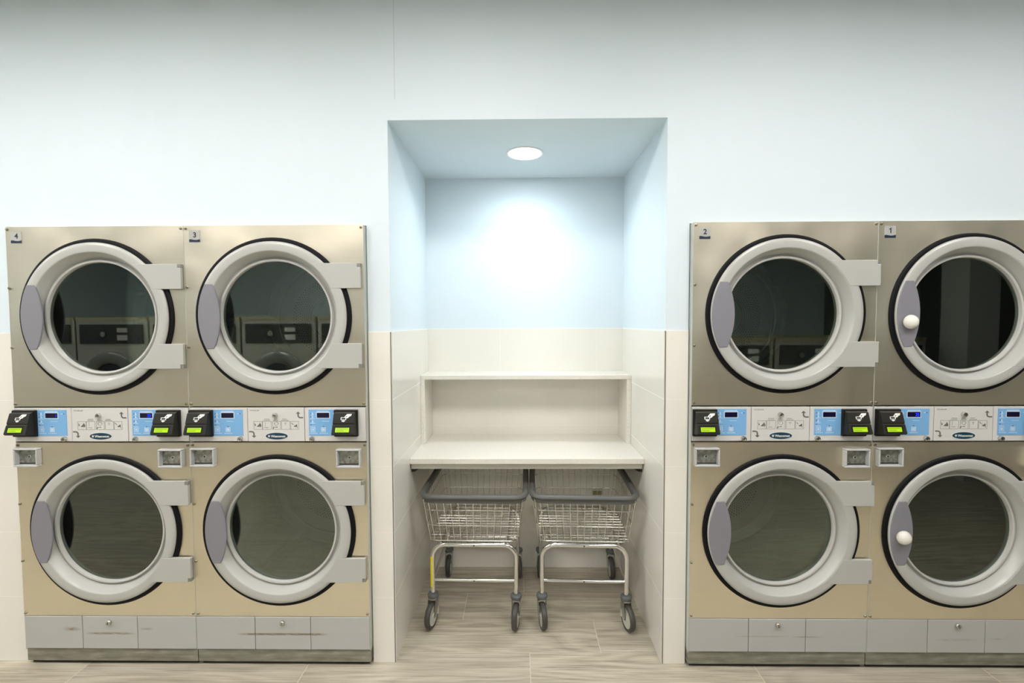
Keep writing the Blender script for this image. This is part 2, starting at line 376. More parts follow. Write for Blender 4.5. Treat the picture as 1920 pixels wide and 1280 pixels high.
struct(obj('wall_left', bx(X0 - .1, X0, YB, .12, 0, CEZ).mesh('wall_left', PAINT)))
struct(obj('wall_right', bx(X1, X1 + .1, YB, .12, 0, CEZ).mesh('wall_right', mat('wall_darkened', (.09, .10, .09), .6))))  # unseen wall, colour darkened so the right-hand steel reflects dark

# floor of wood-look plank tiles laid along x
PWID, PLEN, GW = .241, 1.023, .0036
offs = {-1: .051, 0: .391, 1: -.297, 2: .03, 3: .45}
fm = MB(); rv = []
for k in range(int((YB - .06) / PWID) - 1, 4):
    ya = .06 + k * PWID; yb = ya + PWID; ya, yb = max(ya, YB), min(yb, ND + .03)
    if yb - ya < .01: continue
    o = offs.get(k, rnd.random()); i0 = math.floor((X0 - o) / PLEN); i1 = math.ceil((X1 - o) / PLEN)
    for i in range(i0, i1):
        xa, xb = max(o + i * PLEN, X0), min(o + (i + 1) * PLEN, X1)
        if xb - xa < .01 or (ya > .13 and (xb < -2.6 or xa > 2.7)): continue
        q = GW / 2; fm.m = 0; fm.add([(xa + q, ya + q, 0), (xb - q, ya + q, 0), (xb - q, yb - q, 0), (xa + q, yb - q, 0)], [(0, 1, 2, 3)]); rv += [rnd.random()] * 4
fm.m = 1; fm.add([(X0, YB, -.0012), (X1, YB, -.0012), (X1, ND + .1, -.0012), (X0, ND + .1, -.0012)], [(0, 1, 2, 3)]); rv += [0] * 4
fm.m = 1; fm.box(X0, X1, YB, ND + .1, -.06, -.002); rv += [0] * 8
me = bpy.data.meshes.new('floor'); me.from_pydata(fm.v, [], fm.f); me.materials.append(WOOD); me.materials.append(FGROUT)
for p, i in zip(me.polygons, fm.mi): p.material_index = i
a = me.attributes.new('rnd', 'FLOAT', 'POINT'); a.data.foreach_set('value', rv)
struct(obj('floor', me))

# ------------------------------------------------------------------ lamps
dl = thing('recessed_downlight', 'round recessed downlight glowing white in the soffit of the alcove', 'light', (hx, hy, ZN))
obj('trim_ring', MB().lathe([(.086, .02), (.086, -.004), (.096, -.005), (.1, -.001), (.1, 0)], axis='z').mesh('dtrim', FIX, 40), dl)
obj('diffuser', MB().lathe([(.0001, -.0075), (.04, -.0065), (.07, -.004), (.086, .0)], axis='z').mesh('ddif', EM_DOWN, 40), dl, (0, 0, 0))
la = bpy.data.lights.new('downlight_lamp', 'AREA'); la.shape = 'DISK'; la.size = .16; la.energy = DOWN_WATT; la.color = DOWN_COL; la.spread = R(150)
lo = bpy.data.objects.new('lamp', la); COL.objects.link(lo); lo.parent = dl; lo.location = (0, 0, -.009)
LY = -1.35
fxm = MB().box(-.31, .31, -.31, .31, .02, .06).mesh('fx', FIX); fdm = MB().box(-.28, .28, -.28, .28, .012, .02).mesh('fd', EM_PANEL)
ffm = boxes([(-.31, .31, -.31, -.28, 0, .02), (-.31, .31, .28, .31, 0, .02), (-.31, -.28, -.28, .28, 0, .02), (.28, .31, -.28, .28, 0, .02)]).mesh('ff', FIX)
for (lx, ly) in [(-5.9, LY), (-4.5, LY), (-3.05, LY), (-1.65, LY), (-.2, LY), (1.25, LY), (2.75, LY), (-3.0, -4.4), (-1.0, -4.4), (1.0, -4.4)]:
    t = thing('ceiling_light', 'square white ceiling light panel over the aisle', 'light', (lx, ly, CEZ - .062), group='ceiling light panels over the aisle')
    obj('housing', fxm, t); obj('diffuser', fdm, t); obj('frame', ffm, t)

# ------------------------------------------------------------------ dryers
CU, CLW = 1.604, .636       # door centres
def panel_hole(x0, x1, z0, z1, cx, cz, r, y0, y1, n=96):
    m = MB(); angs = sorted(set([2 * PI * i / n for i in range(n)] + [math.atan2(z - cz, x - cx) % (2 * PI) for x in (x0, x1) for z in (z0, z1)]))
    cor = [math.atan2(z - cz, x - cx) % (2 * PI) for x in (x0, x1) for z in (z0, z1)]
    angs = [a for a in angs if a in cor or min(abs(a - c) for c in cor) > .012]
    k = len(angs); vs = []; fs = []
    for a in angs:
        ca, sa = math.cos(a), math.sin(a); t = min(((x1 if ca > 0 else x0) - cx) / ca if abs(ca) > 1e-9 else 9, ((z1 if sa > 0 else z0) - cz) / sa if abs(sa) > 1e-9 else 9)
        for y in (y0, y1): vs += [(cx + r * ca, y, cz + r * sa), (cx + t * ca, y, cz + t * sa)]
    for i in range(k):
        j = (i + 1) % k; A, B = 4 * i, 4 * j
        fs += [(A, B, B + 1, A + 1), (A + 2, A + 3, B + 3, B + 2), (A, A + 2, B + 2, B), (A + 1, B + 1, B + 3, A + 3)]
    return m.add(vs, fs)
HW = .3982; CW = .3996
def dryer_meshes():
    D = {}
    D['cab'] = boxes([(-CW, -HW, .001, 1.0, .0755, DH - .002), (HW, CW, .001, 1.0, .0755, DH - .002), (-HW, HW, .018, 1.0, DH - .006, DH - .002), (-HW, HW, .99, 1.0, .02, DH - .002),
                      (-HW, HW, .018, .9, 1.11, 1.12), (-HW, HW, .018, 1.0, .02, .03), ])
    D['cab'] = D['cab'].mesh('cab', SIDE)
    D['gapb'] = bx(-HW + .004, HW - .004, .0185, .022, 1.03, 1.21).mesh('gapb', DARK); D['gapc'] = bx(-HW + .004, HW - .004, .0185, .022, .06, .24).mesh('gapc', DARK)  # dark sheets coloured as the shade behind the panel seams
    D['pu'] = panel_hole(-HW, HW, 1.2025, DH, 0, CU, .30, 0, .018).mesh('pu', STEEL, 30)
    D['pl'] = panel_hole(-HW, HW, .2355, 1.0375, 0, CLW, .30, 0, .018).mesh('pl', STEEL, 30)
    D['gasket'] = MB().lathe([(.318, .0), (.318, -.006), (.329, -.0095), (.340, -.0105), (.3458, -.0085), (.348, -.004), (.348, 0)], n=96).mesh('gasket', RUB, 60)
    # door ring: outer side, flat band, concave funnel, lip
    prof = [(.318, -.017), (.325, -.018), (.3287, -.021), (.3302, -.025), (.3292, -.029), (.3265, -.0322), (.314, -.0335), (.2910, -.0335), (.2880, -.0328), (.2855, -.0300), (.2790, -.018), (.2710, -.004), (.2665, .007), (.2645, .013), (.257, .014)]
    D['ring'] = MB().lathe(prof, n=128).mesh('ring', WHITE, 70)
    D['lip'] = MB().lathe([(.2625, .016), (.2570, .012), (.2562, .004), (.2545, .001), (.2495, .001), (.2465, .003), (.2445, .03), (.27, .04)], n=128).mesh('lip', LIP, 50)
    D['glass'] = MB().lathe([(.0001, .016), (.12, .016), (.247, .017), (.247, .02), (.12, .019), (.0001, .019)], n=96).mesh('glass', GLASS, 60)
    D['boot'] = MB().lathe([(.268, .02), (.268, .075), (.30, .08)], n=96).mesh('boot', RUB, 60)
    # hinge plates
    def tab(z0, z1, notch_top):
        pts = []; ri = .2905; k = 14
        for i in range(k + 1):
            z = z0 + (z1 - z0) * i / k; pts.append((math.sqrt(max(ri * ri - z * z, 0)), z))
        xr = .3955; nn = .018
        if notch_top: pts += [(xr - .014, z1), (xr - .014, z1 - nn), (xr, z1 - nn), (xr, z0)]
        else: pts += [(xr, z1), (xr, z0 + nn), (xr - .014, z0 + nn), (xr - .014, z0)]
        return MB().prism(pts, -.0345, -.020)
    D['tabu'] = tab(.122, .232, True).mesh('tabu', WHITE); D['tabd'] = tab(-.230, -.120, False).mesh('tabd', WHITE)
    D['pinu'] = MB().box(.3825, .3945, -.032, -.012, .2145, .2305).box(.385, .394, -.022, -.012, .126, .2145).mesh('pinu', HINGE)
    D['pind'] = MB().box(.3825, .3945, -.032, -.012, -.2285, -.2125).box(.385, .394, -.022, -.012, -.2125, -.124).mesh('pind', HINGE)
    # handle plate
    pts = []; k = 12
    for i in range(k + 1):
        z = .143 - .286 * i / k; pts.append((-math.sqrt(.3265 ** 2 - z * z), z))
    for i in range(k + 1):
        z = -.143 + .286 * i / k; pts.append((-.2585 + .0305 * (1 - (z / .143) ** 2), z))
    D['handle'] = MB().prism(pts, -.036, -.028).mesh('handle', GREYP)
    D['knob'] = MB().lathe([(.0001, -.036), (.010, -.035), (.020, -.031), (.028, -.022), (.031, -.013), (.028, -.005), (.018, 0), (.0001, .001)], n=32).mesh('knob', KNOBM, 60)
    # drum
    D['drum'] = MB().lathe([(.30, .08), (.372, .085), (.372, .62)], n=96).mesh('drum', DRUMS, 40)
    D['drumb'] = MB().lathe([(.372, .62), (.366, .608), (.360, .605), (.352, .612), (.346, .62), (.316, .62), (.311, .608), (.306, .606), (.300, .609), (.296, .62), (.0001, .62)], n=96).mesh('drumb', DRUMB, 25)
    D['hub'] = MB().lathe([(.108, .62), (.104, .610), (.06, .602), (.03, .596), (.0001, .596)], n=48).mesh('hub', HUB, 30)
    # vanes inside the drum
    D['vane'] = MB().prism([(P_[0], P_[1]) for P_ in ((.371, -.035), (.318, -.008), (.318, .008), (.371, .035))], .12, .60).mesh('vane', mat('drum_vane', (.35, .36, .33), .4, .8))
    # control panel pieces
    D['cpl'] = bx(-.396, -.1368, -.002, .02, 1.0440, 1.1960).mesh('cpl', PANELM); D['cpc'] = bx(-.1345, .120, -.003, .02, 1.0440, 1.1960).mesh('cpc', PANELM)
    D['cpr'] = bx(.1225, .3965, -.002, .02, 1.0440, 1.1960).mesh('cpr', PANELM)
    D['lock'] = MB().lathe([(.0112, .0), (.0112, -.007), (.0095, -.012), (.006, -.013), (.0055, -.0115), (.0001, -.0115)], n=24).mesh('lock', ZINC, 40)
    D['slot'] = bx(-.0011, .0011, -.0124, -.011, -.0042, .0042).mesh('slot', KEYH)
    # membrane label
    def u2(u): return (u - 840) / 820 * .133
    def v2(v): return -(v - 190) / 710 * .117
    D['blue'] = bx(0, .133, -.0035, -.0015, -.117, 0).mesh('blue', BLUE)
    pm = MB()
    def pr(u0, u1, v0, v1, d=-.0041): pm.box(u2(u0), u2(u1), d, -.0034, v2(v1), v2(v0))
    def fr(u0, u1, v0, v1, t): pr(u0, u1, v0, v0 + t); pr(u0, u1, v1 - t, v1); pr(u0, u0 + t, v0 + t, v1 - t); pr(u1 - t, u1, v0 + t, v1 - t)
    fr(1048, 1432, 253, 432, 22); pr(1068, 1400, 222, 243)
    for vv in (262, 345, 470):
        pm.prism([(u2(905), v2(vv + 72)), (u2(985), v2(vv + 72)), (u2(960), v2(vv + 45)), (u2(955), v2(vv)), (u2(932), v2(vv)), (u2(930), v2(vv + 45))], -.0041, -.0034)
    for vv in (433, 558, 640): pr(870, 1015, vv, vv + 12)
    fr(890, 1015, 675, 795, 14); pr(925, 980, 710, 760); fr(1180, 1310, 675, 795, 14); pr(1205, 1285, 700, 770)
    for q in range(5): pr(872 + q * 42, 906 + q * 42, 826, 842); pr(1142 + q * 46, 1180 + q * 46, 826, 842)
    pr(1510, 1550, 285, 305); fr(1205, 1400, 500, 512, 5)
    dm = pm; dm.m = 1
    for (uu, vv) in ((900, 300), (900, 388), (900, 500), (900, 600), (1245, 648), (1590, 295)): dm.box(u2(uu - 14), u2(uu + 14), -.0041, -.0034, v2(vv + 12), v2(vv - 12))
    D['print'] = pm.mesh('print', [PRINTW, mat('led_dark_blue', (.05, .12, .28), .4)])
    D['disp'] = bx(u2(1070), u2(1410), -.0046, -.0034, v2(410), v2(275)).mesh('disp', DISP)
    # centre plate print
    def cu(u): return -.136 + (u - 80) / 1680 * .257
    def cv(v): return 1.199 - (v - 125) / 1050 * .157
    am = MB(); y0, y1 = -.0037, -.0029
    def stroke(pts, w):
        P = [Vector((cu(a), cv(b))) for a, b in pts]; Lf = []; Rt = []
        for i, p in enumerate(P):
            t = (P[min(i + 1, len(P) - 1)] - P[max(i - 1, 0)]).normalized(); nn = Vector((-t.y, t.x)) * w / 2; Lf.append(p + nn); Rt.append(p - nn)
        for i in range(len(P) - 1): am.prism([Lf[i], Lf[i + 1], Rt[i + 1], Rt[i]], y0, y1)
    stroke([(1580, 320), (1580, 390), (1592, 420), (1620, 440), (1650, 445), (1725, 445)], .0058)
    am.prism([(cu(1515), cv(325)), (cu(1645), cv(325)), (cu(1580), cv(262))], y0, y1)
    D['arrow_a'] = am.mesh('arrow_a', PRINTG); am = MB()
    stroke([(120, 868), (200, 868), (240, 880), (262, 915), (265, 995)], .0058)
    am.prism([(cu(198), cv(990)), (cu(330), cv(990)), (cu(265), cv(1055))], y0, y1)
    D['arrows'] = am.mesh('arrows', PRINTG)
    bm_ = MB()
    for (a, b_) in ((262, 520), (524, 785), (822, 1062), (1082, 1338), (1350, 1592)):
        for q in ((a, b_, 550, 560), (a, b_, 796, 806), (a, a + 9, 560, 796), (b_ - 9, b_, 560, 796)): bm_.box(cu(q[0]), cu(q[1]), y0, y1, cv(q[3]), cv(q[2]))
    for (a, b_, v_) in ((575, 735, 478), (560, 740, 520), (865, 960, 478), (845, 990, 520), (1110, 1250, 478), (1080, 1295, 520), (575, 690, 735), (850, 960, 725), (1170, 1230, 600), (1185, 1215, 640)):
        s_0 = a
        while s_0 < b_: bm_.box(cu(s_0), cu(min(s_0 + 26, b_)), y0, y1, cv(v_ + 18), cv(v_)); s_0 += 34
    bm_.box(cu(600), cu(606), y0, y1, cv(700), cv(570))
    dk = bm_; dk.m = 1
    for P in (((290, 610), (330, 670), (300, 700)), ((350, 715), (420, 650), (450, 600), (440, 720)), ((455, 610), (490, 680), (470, 735), (450, 710)), ((1440, 700), (1490, 680), (1540, 640), (1550, 770), (1530, 710), (1490, 730)), ((815, 785), (850, 730), (870, 735), (835, 790)), ((900, 730), (955, 715), (960, 740)), ((1380, 600), (1440, 650), (1430, 660), (1375, 612))):
        dk.prism([(cu(a), cv(b_)) for a, b_ in P], y0 - .0002, y1)
    for i in range(20):
        a0, a1 = 2 * PI * i / 20, 2 * PI * (i + 1) / 20
        dk.prism([(cu(930 + 62 * math.cos(a0)), cv(625 + 52 * math.sin(a0))), (cu(930 + 62 * math.cos(a1)), cv(625 + 52 * math.sin(a1))), (cu(930 + 56 * math.cos(a1)), cv(625 + 46 * math.sin(a1))), (cu(930 + 56 * math.cos(a0)), cv(625 + 46 * math.sin(a0)))], y0 - .0002, y1)
    D['pict'] = bm_.mesh('pict', [PRINTL, PRINTG])
    D['model'] = text_mesh('TD30x30', .008, PRINTG, width=.043)
    D['modelp'] = (cu(290), -.0031, cv(226))
    cx, cz = cu(937), cv(1002); ov = MB(); ov.m = 0
    el = lambda a, b_: [(cx + a * math.cos(2 * PI * i / 40), cz + b_ * math.sin(2 * PI * i / 40)) for i in range(40)]
    ov.prism(el(.053, .0172), -.0036, -.0029); ov.m = 1; ov.prism(el(.0495, .0150), -.0042, -.0029)
    D['oval'] = ov.mesh('oval', [EMBR, NAVY])
    D['brand'] = text_mesh('Wascomat', .014, EMBR, width=.066, bold=.0004); D['brandp'] = (cx + .0065, -.0044, cz - .0003)
    eb = MB().box(cx - .0385, cx - .0305, -.0048, -.0041, cz - .0042, cz + .0042)
    D['emb'] = eb.mesh('emb', EMBR)
    # card reader
    D['rb'] = MB().box(-.0535, .0535, -.016, -.001, 1.067, 1.188).mesh('rb', BLK)
    hp = [(-.014, 1.181), (-.030, 1.1765), (-.0425, 1.1345), (-.0405, 1.1275), (-.044, 1.1265), (-.056, 1.089), (-.050, 1.083), (-.038, 1.080), (-.014, 1.077)]
    hm = MB().prismx(hp, -.050, .050).mesh('rh', BLK2)
    for v_ in hm.vertices:
        t = (v_.co.z - 1.077) / .104; v_.co.x *= 1.0 - .07 * t
    D['rh'] = hm
    def face(y_a, z_a, y_b, z_b, u, v_, off):      # point on the sloped face: u across, v 0..1 from top
        d = Vector((0, y_b - y_a, z_b - z_a)); nrm = Vector((0, -(z_a - z_b), (y_a - y_b))); nrm = Vector((0, z_b - z_a, -(y_b - y_a))).normalized()
        if nrm.y > 0: nrm = -nrm
        return Vector((u, y_a, z_a)) + d * v_ + nrm * off
    def slab(m_, pts, A, o0, o1):
        n_ = len(pts); vs = [face(*A, u, v_, o1) for u, v_ in pts] + [face(*A, u, v_, o0) for u, v_ in pts]
        m_.add(vs, [tuple(range(n_)), tuple(range(2 * n_ - 1, n_ - 1, -1))] + [(i, i + n_, (i + 1) % n_ + n_, (i + 1) % n_) for i in range(n_)])
    LO = (-.044, 1.1265, -.056, 1.089); UP = (-.030, 1.1765, -.0425, 1.1345)
    m_ = MB(); slab(m_, [(-.040, .08), (.034, .08), (.034, .90), (-.040, .90)], LO, -.0005, .0004); D['rbez'] = m_.mesh('rbez', BLK)
    m_ = MB(); slab(m_, [(-.033, .30), (.028, .30), (.028, .80), (-.033, .80)], LO, .0, .0008); D['rlcd'] = m_.mesh('rlcd', LCD)
    m_ = MB()
    for r_ in range(2):
        for q in range(14 if r_ == 0 else 9): slab(m_, [(-.029 + q * .0038, .38 + r_ * .2), (-.0264 + q * .0038, .38 + r_ * .2), (-.0264 + q * .0038, .50 + r_ * .2), (-.029 + q * .0038, .50 + r_ * .2)], LO, .0007, .00095)
    D['rtxt'] = m_.mesh('rtxt', LCDT)
    m_ = MB()
    def iu(u): return (u - 345) / 530 * .092 + .0
    def iv(v_): return (v_ - 270) / 290.
    for q in ((270, 410, 390, 406), (270, 410, 452, 468), (270, 288, 406, 452), (392, 410, 406, 452)): slab(m_, [(iu(q[0]), iv(q[2])), (iu(q[1]), iv(q[2])), (iu(q[1]), iv(q[3])), (iu(q[0]), iv(q[3]))], UP, -.0002, .0006)
    slab(m_, [(iu(290), iv(500)), (iu(318), iv(480)), (iu(365), iv(480)), (iu(390), iv(500)), (iu(340), iv(528))], UP, -.0002, .0006)
    slab(m_, [(iu(372), iv(405)), (iu(362), iv(375)), (iu(385), iv(345)), (iu(425), iv(297)), (iu(545), iv(293)), (iu(530), iv(350)), (iu(485), iv(372)), (iu(455), iv(412)), (iu(405), iv(424))], UP, -.0002, .0007)
    D['ricon'] = m_.mesh('ricon', WPR)
    m_ = MB(); slab(m_, [(iu(392), iv(385)), (iu(405), iv(360)), (iu(432), iv(352)), (iu(425), iv(378))], UP, .0006, .0009); D['ricon2'] = m_.mesh('ricon2', BLK2)
    # coin box frame
    a, b_, t = .0545, .0415, .0075
    cf = boxes([(-a, a, -.026, -.0005, b_ - t, b_), (-a, a, -.026, -.0005, -b_, -b_ + t), (-a, -a + t, -.026, -.0005, -b_ + t, b_ - t), (a - t, a, -.026, -.0005, -b_ + t, b_ - t)])
    D['cf'] = cf.mesh('cf', FRAMEG)
    D['cpt'] = bx(-a + t - .001, a - t + .001, -.003, -.0005, -b_ + t - .001, b_ - t + .001).mesh('cpt', COINP)
    D['cin'] = boxes([(-a + t, a - t, -.0045, -.002, -b_ + t, -b_ + t + .006)]).mesh('cin', KEYH)
    D['chole'] = MB().lathe([(.0075, -.003), (.007, -.006), (.0045, -.0062), (.004, -.0035), (.0001, -.0035)], n=20).mesh('chole', [FRAMEG]); D['chole2'] = MB().lathe([(.0046, -.0063), (.0001, -.0064)], n=16).mesh('ch2', KEYH)
    # number sticker
    D['stk'] = bx(-.024, .024, -.0009, 0, -.0255, .0255).mesh('stk', STK)
    P = [(-.024, -.0255), (.024, -.0255), (.024, -.0125), (.014, -.0155), (.004, -.0165), (-.008, -.0145), (-.018, -.0125), (-.024, -.014)]
    D['wave'] = MB().prism(P, -.0013, 0).mesh('wave', STN)
    for k_ in '234': D['n' + k_] = text_mesh(k_, .031, NUMK, bold=.0009)
    D['n1'] = MB().prism([(.0035, -.0115), (.0035, .0115), (.0003, .0115), (-.0018, .0082), (-.0058, .0068), (-.0058, .0036), (-.0008, .0040), (-.0008, -.0115)], -.0003, .0003).mesh('n1', NUMK)
    D['d25'] = text_mesh('25', .019, DIG, width=.0155, bold=.0); D['d1'] = text_mesh('1', .017, DIG, bold=.0)
    D['screw'] = MB().lathe([(.0058, 0), (.0058, -.003), (.0045, -.006), (.0001, -.0068)], n=14).mesh('screw', mat('screw_steel', (.30, .28, .22), .35, .9), 40)
    D['plinth'] = boxes([(-HW, HW, .006, .5, .018, .0745)]).mesh('plinth', PLINTH)
    D['foot_shade'] = boxes([(-HW + .01, HW - .01, .02, .48, 0.0, .018)]).mesh('foot_shade', DARK)  # dark block coloured as the shade in the gap under the plinth
    for nm, (a, b_) in dict(k1=(-.3975, -.1305), k2=(-.128, .1255), k3=(.1275, .3975)).items(): D[nm] = (a, b_)
    return D
D = dryer_meshes()
def build_dryer(num, xl, label, knobs=False, left='', right=''):
    t = thing('stacked_tumble_dryer', label, 'dryer', (xl + .4, FRONT, 0), 0, 'stainless stacked dryers')
    dx = {4: .002, 3: -.005, 2: .004, 1: 0}[num]
    obj('cabinet', D['cab'], t); obj('seam_shade', D['gapb'], t); obj('seam_shade', D['gapc'], t)
    for nm, me, cz in (('upper', D['pu'], CU), ('lower', D['pl'], CLW)):
        obj('front_panel', me, t)
        o = obj('door_gasket', D['gasket'], t, (dx, 0, cz))
        dr = obj('drum', D['drum'], t, (dx, .012, cz)); obj('drum_back', D['drumb'], dr); obj('hub', D['hub'], dr); 
        for q in range(4): obj('vane', D['vane'], dr).rotation_euler = (0, num * .5 + cz + q * PI / 2, 0)
        obj('door_boot', D['boot'], t, (dx, .012, cz))
        d = obj('door', D['ring'], t, (dx, .012, cz)); obj('glass_lip', D['lip'], d); obj('door_glass', D['glass'], d)
        obj('hinge_plate', D['tabu'], d, bevel=.0015); obj('hinge_plate', D['tabd'], d, bevel=.0015); obj('hinge', D['pinu'], d); obj('hinge', D['pind'], d)
        h = obj('handle', D['handle'], d, bevel=.003, seg=3)
        if knobs:
            k = obj('knob', D['knob'], d, (-.2785, -.036, -.035 if nm == 'upper' else -.012)); k['label'] = 'round ivory knob on the grey handle'
    for k_, cx in (('cpl', -.169), ('cpc', -.009), ('cpr', .155)):
        p = obj('control_panel', D[k_], t, bevel=.001, seg=1); zl = 1.162 if k_ == 'cpc' else 1.0555
        lk = obj('lock', D['lock'], p, (cx, -.002, zl)); s = obj('key_slot', D['slot'], p, (cx, -.002, zl))
        if k_ == 'cpc':
            obj('arrow_print', D['arrow_a'], p); obj('arrow_print', D['arrows'], p); obj('pictogram_print', D['pict'], p); obj('model_text', D['model'], p, D['modelp']); obj('maker_emblem', D['oval'], p); obj('maker_emblem_mark', D['emb'], p); obj('maker_name', D['brand'], p, D['brandp'])
        else:
            x0 = -.290 if k_ == 'cpl' else .141; L0 = (x0, 0, 1.187); txt = left if k_ == 'cpl' else right
            obj('blue_membrane', D['blue'], p, L0); obj('membrane_print', D['print'], p, L0); obj('display', D['disp'], p, L0)
            if txt: obj('display_digits', D['d25' if txt == '25' else 'd1'], p, (x0 + (.079 if txt == '25' else .086), -.005, 1.187 - .0254))
    for cx in (-.3425, .311):
        b = obj('card_reader', D['rb'], t, (cx, 0, 0), bevel=.004); h = obj('reader_head', D['rh'], b, bevel=.0025)
        obj('reader_bezel', D['rbez'], b); obj('reader_screen', D['rlcd'], b); obj('screen_text', D['rtxt'], b); obj('card_icon', D['ricon'], b); obj('card_icon', D['ricon2'], b)
    for cx, cz in ((-.3335, .9755), (.322, .971)):
        f = obj('coin_box_frame', D['cf'], t, (cx, 0, cz), bevel=.0035, seg=3); obj('coin_plate', D['cpt'], f); obj('plate_gap', D['cin'], f); obj('plate_lock', D['chole'], f); obj('plate_lock_hole', D['chole2'], f)
    s = obj('number_sticker', D['stk'], t, (-.350, -.0003, 1.9595)); obj('sticker_wave', D['wave'], s); obj('numeral', D['n' + str(num)], s, (.001, -.001, .006)); s['label'] = 'silver sticker with a black numeral %d above a navy wave' % num
    for sx, sz in [(-.389, 1.994), (.389, 1.994), (-.389, 1.2135), (.389, 1.2135), (-.391, 1.735), (-.391, 1.468), (-.389, 1.026), (.389, 1.026), (-.389, .248), (.389, .248), (-.391, .757), (-.391, .492)]:
        obj('screw', D['screw'], t, (sx, 0, sz))
    for k_ in ('k1', 'k2', 'k3'):
        a, b_ = D[k_]; me = bx(a, b_, -.001, .02, .080, .2325).mesh('kick', KICK[num]); p = obj('kick_panel', me, t, bevel=.0012, seg=1)
        if k_ == 'k2': obj('lock', D['lock'], p, (-.001, -.001, .206)); obj('key_slot', D['slot'], p, (-.001, -.001, .206))
    obj('plinth', D['plinth'], t); obj('plinth_gap_shade', D['foot_shade'], t)
    return t
build_dryer(4, XL - 1.6, 'stainless two-door stacked dryer with number sticker 4, leftmost machine', left='1', right='25')
build_dryer(3, XL - .8, 'stainless two-door stacked dryer with number sticker 3, just left of the alcove')
build_dryer(2, XR, 'stainless two-door stacked dryer with number sticker 2, just right of the alcove')
build_dryer(1, XR + .8, 'stainless stacked dryer with number sticker 1 and round ivory knobs, at the right edge', knobs=True, left='25')

# ------------------------------------------------------------------ counter and shelf in the alcove
CN = thing('folding_counter', 'cream speckled quartz folding counter above the two wire carts in the alcove', 'counter', (0, .30, 0))
def rel(m, loc): return m
a, b_ = NL + TT + .0005, NR - TT - .0005
obj('countertop', bx(a, b_, 0, ND - TT - .3005, .835, .8635).mesh('ctop', QUARTZ), CN, bevel=.002)
obj('apron', bx(a + .004, b_ - .004, .022, .042, .803, .835).mesh('apron', APRON), CN, bevel=.0015)
for x0, x1 in ((a, a + .012), (b_ - .012, b_)):
    m = MB().prismx([(.045, .834), (.5, .834), (.5, .70), (.47, .70), (.06, .775), (.045, .78)], x0, x1); obj('bracket', m.mesh('brk', BRK), CN)
SH = thing('shelf_cubby', 'cream speckled quartz open shelf box standing on the back of the folding counter', 'shelf', (0, .59, .8635))
dd = ND - TT - .5905
obj('top_slab', bx(a, b_, 0, dd, .3785, .4025).mesh('stop', QUARTZ), SH, bevel=.002)
obj('side_panel', bx(a, a + .025, .002, dd, .0005, .378).mesh('ssl', QUARTZ), SH, bevel=.0015)
obj('side_panel', bx(b_ - .025, b_, .002, dd, .0005, .378).mesh('ssr', QUARTZ), SH, bevel=.0015)

# ------------------------------------------------------------------ laundry carts
def rrect(hx_, hy_, r, nside=1, ncor=8):
    out = []
    for (cx, cy, a0) in ((hx_ - r, hy_ - r, 0), (-hx_ + r, hy_ - r, 90), (-hx_ + r, -hy_ + r, 180), (hx_ - r, -hy_ + r, 270)):
        for i in range(ncor + 1):
            a = R(a0 + 90 * i / ncor); out.append((cx + r * math.cos(a), cy + r * math.sin(a), math.cos(a), math.sin(a)))
    return out
TOPH, BOTH = (.264, .296, .06), (.234, .262, .045); ZTOP, ZBOT = .675, .452
def sect(t):    # t=0 bottom, 1 top
    return tuple(BOTH[i] + (TOPH[i] - BOTH[i]) * t for i in range(3))
cart = {}
wm = MB()
for zz, rr in ((.62, .0026), (.537, .0026), (ZBOT, .0030)):
    h = sect((zz - ZBOT) / (ZTOP - ZBOT)); wm.tube([(p[0], p[1], zz) for p in rrect(*h)], rr, 6, True)
def side_wire(fx, fy):      # fx,fy in -1..1 on the bottom rectangle; wire up the wall
    b0, t0 = sect(0), sect(1.02)
    return (fx * b0[0], fy * b0[1], ZBOT), (fx * t0[0], fy * t0[1], ZTOP + .004)
NF, NS = 13, 14
for i in range(NF):
    f = -.86 + 1.72 * i / (NF - 1)
    a1, b1 = side_wire(f, -1); a2, b2 = side_wire(f, 1)
    wm.tube([b1, a1, (a1[0], a1[1] + .004, ZBOT - .006), (a2[0], a2[1] - .004, ZBOT - .006), a2, b2], .0019, 6)
for i in range(NS):
    f = -.86 + 1.72 * i / (NS - 1)
    a1, b1 = side_wire(-1, f); a2, b2 = side_wire(1, f)
    wm.tube([b1, a1, (a1[0] + .004, a1[1], ZBOT - .003), (a2[0] - .004, a2[1], ZBOT - .003), a2, b2], .0015, 6)
for sx in (-1, 1):
    for sy in (-1, 1):
        for k in (.95,):
            a1, b1 = side_wire(sx * .955, sy * .975); wm.tube([b1, a1], .0019, 6)
cart['basket'] = wm.mesh('basket', WIRE, 60)
rm = MB()
prof = [(.016, .699), (.010, .7045), (-.002, .706), (-.010, .702), (-.014, .693), (-.012, .684), (-.010, .682), (-.007, .679), (-.006, .663), (.003, .661), (.006, .664), (.007, .680), (.014, .683), (.0185, .690)]
rm.sweep(rrect(*TOPH), [(o, z) for o, z in prof]); cart['rim'] = rm.mesh('rim', BUMP, 40)
fmesh = MB(); LX = .2162
for yy in (-.252, .230):
    fmesh.tube(fillet([(-LX, yy, .155), (-LX, yy, .427), (LX, yy, .427), (LX, yy, .155)], .066, 8), .0122, 14)
    fmesh.tube([(-LX + .01, yy, .240), (LX - .01, yy, .240)], .0095, 12)
for sx in (-1, 1):
    fmesh.tube([(sx * .172, -.252, .427), (sx * .172, .230, .427)], .011, 12)
    fmesh.tube([(sx * LX, -.24, .240), (sx * LX, .220, .240)], .0095, 12)
cart['frame'] = fmesh.mesh('frame', CHROME, 60)
cart['holes'] = MB().lathe([(.0042, -.0127), (.0001, -.0129)], n=12).mesh('fh', KEYH)
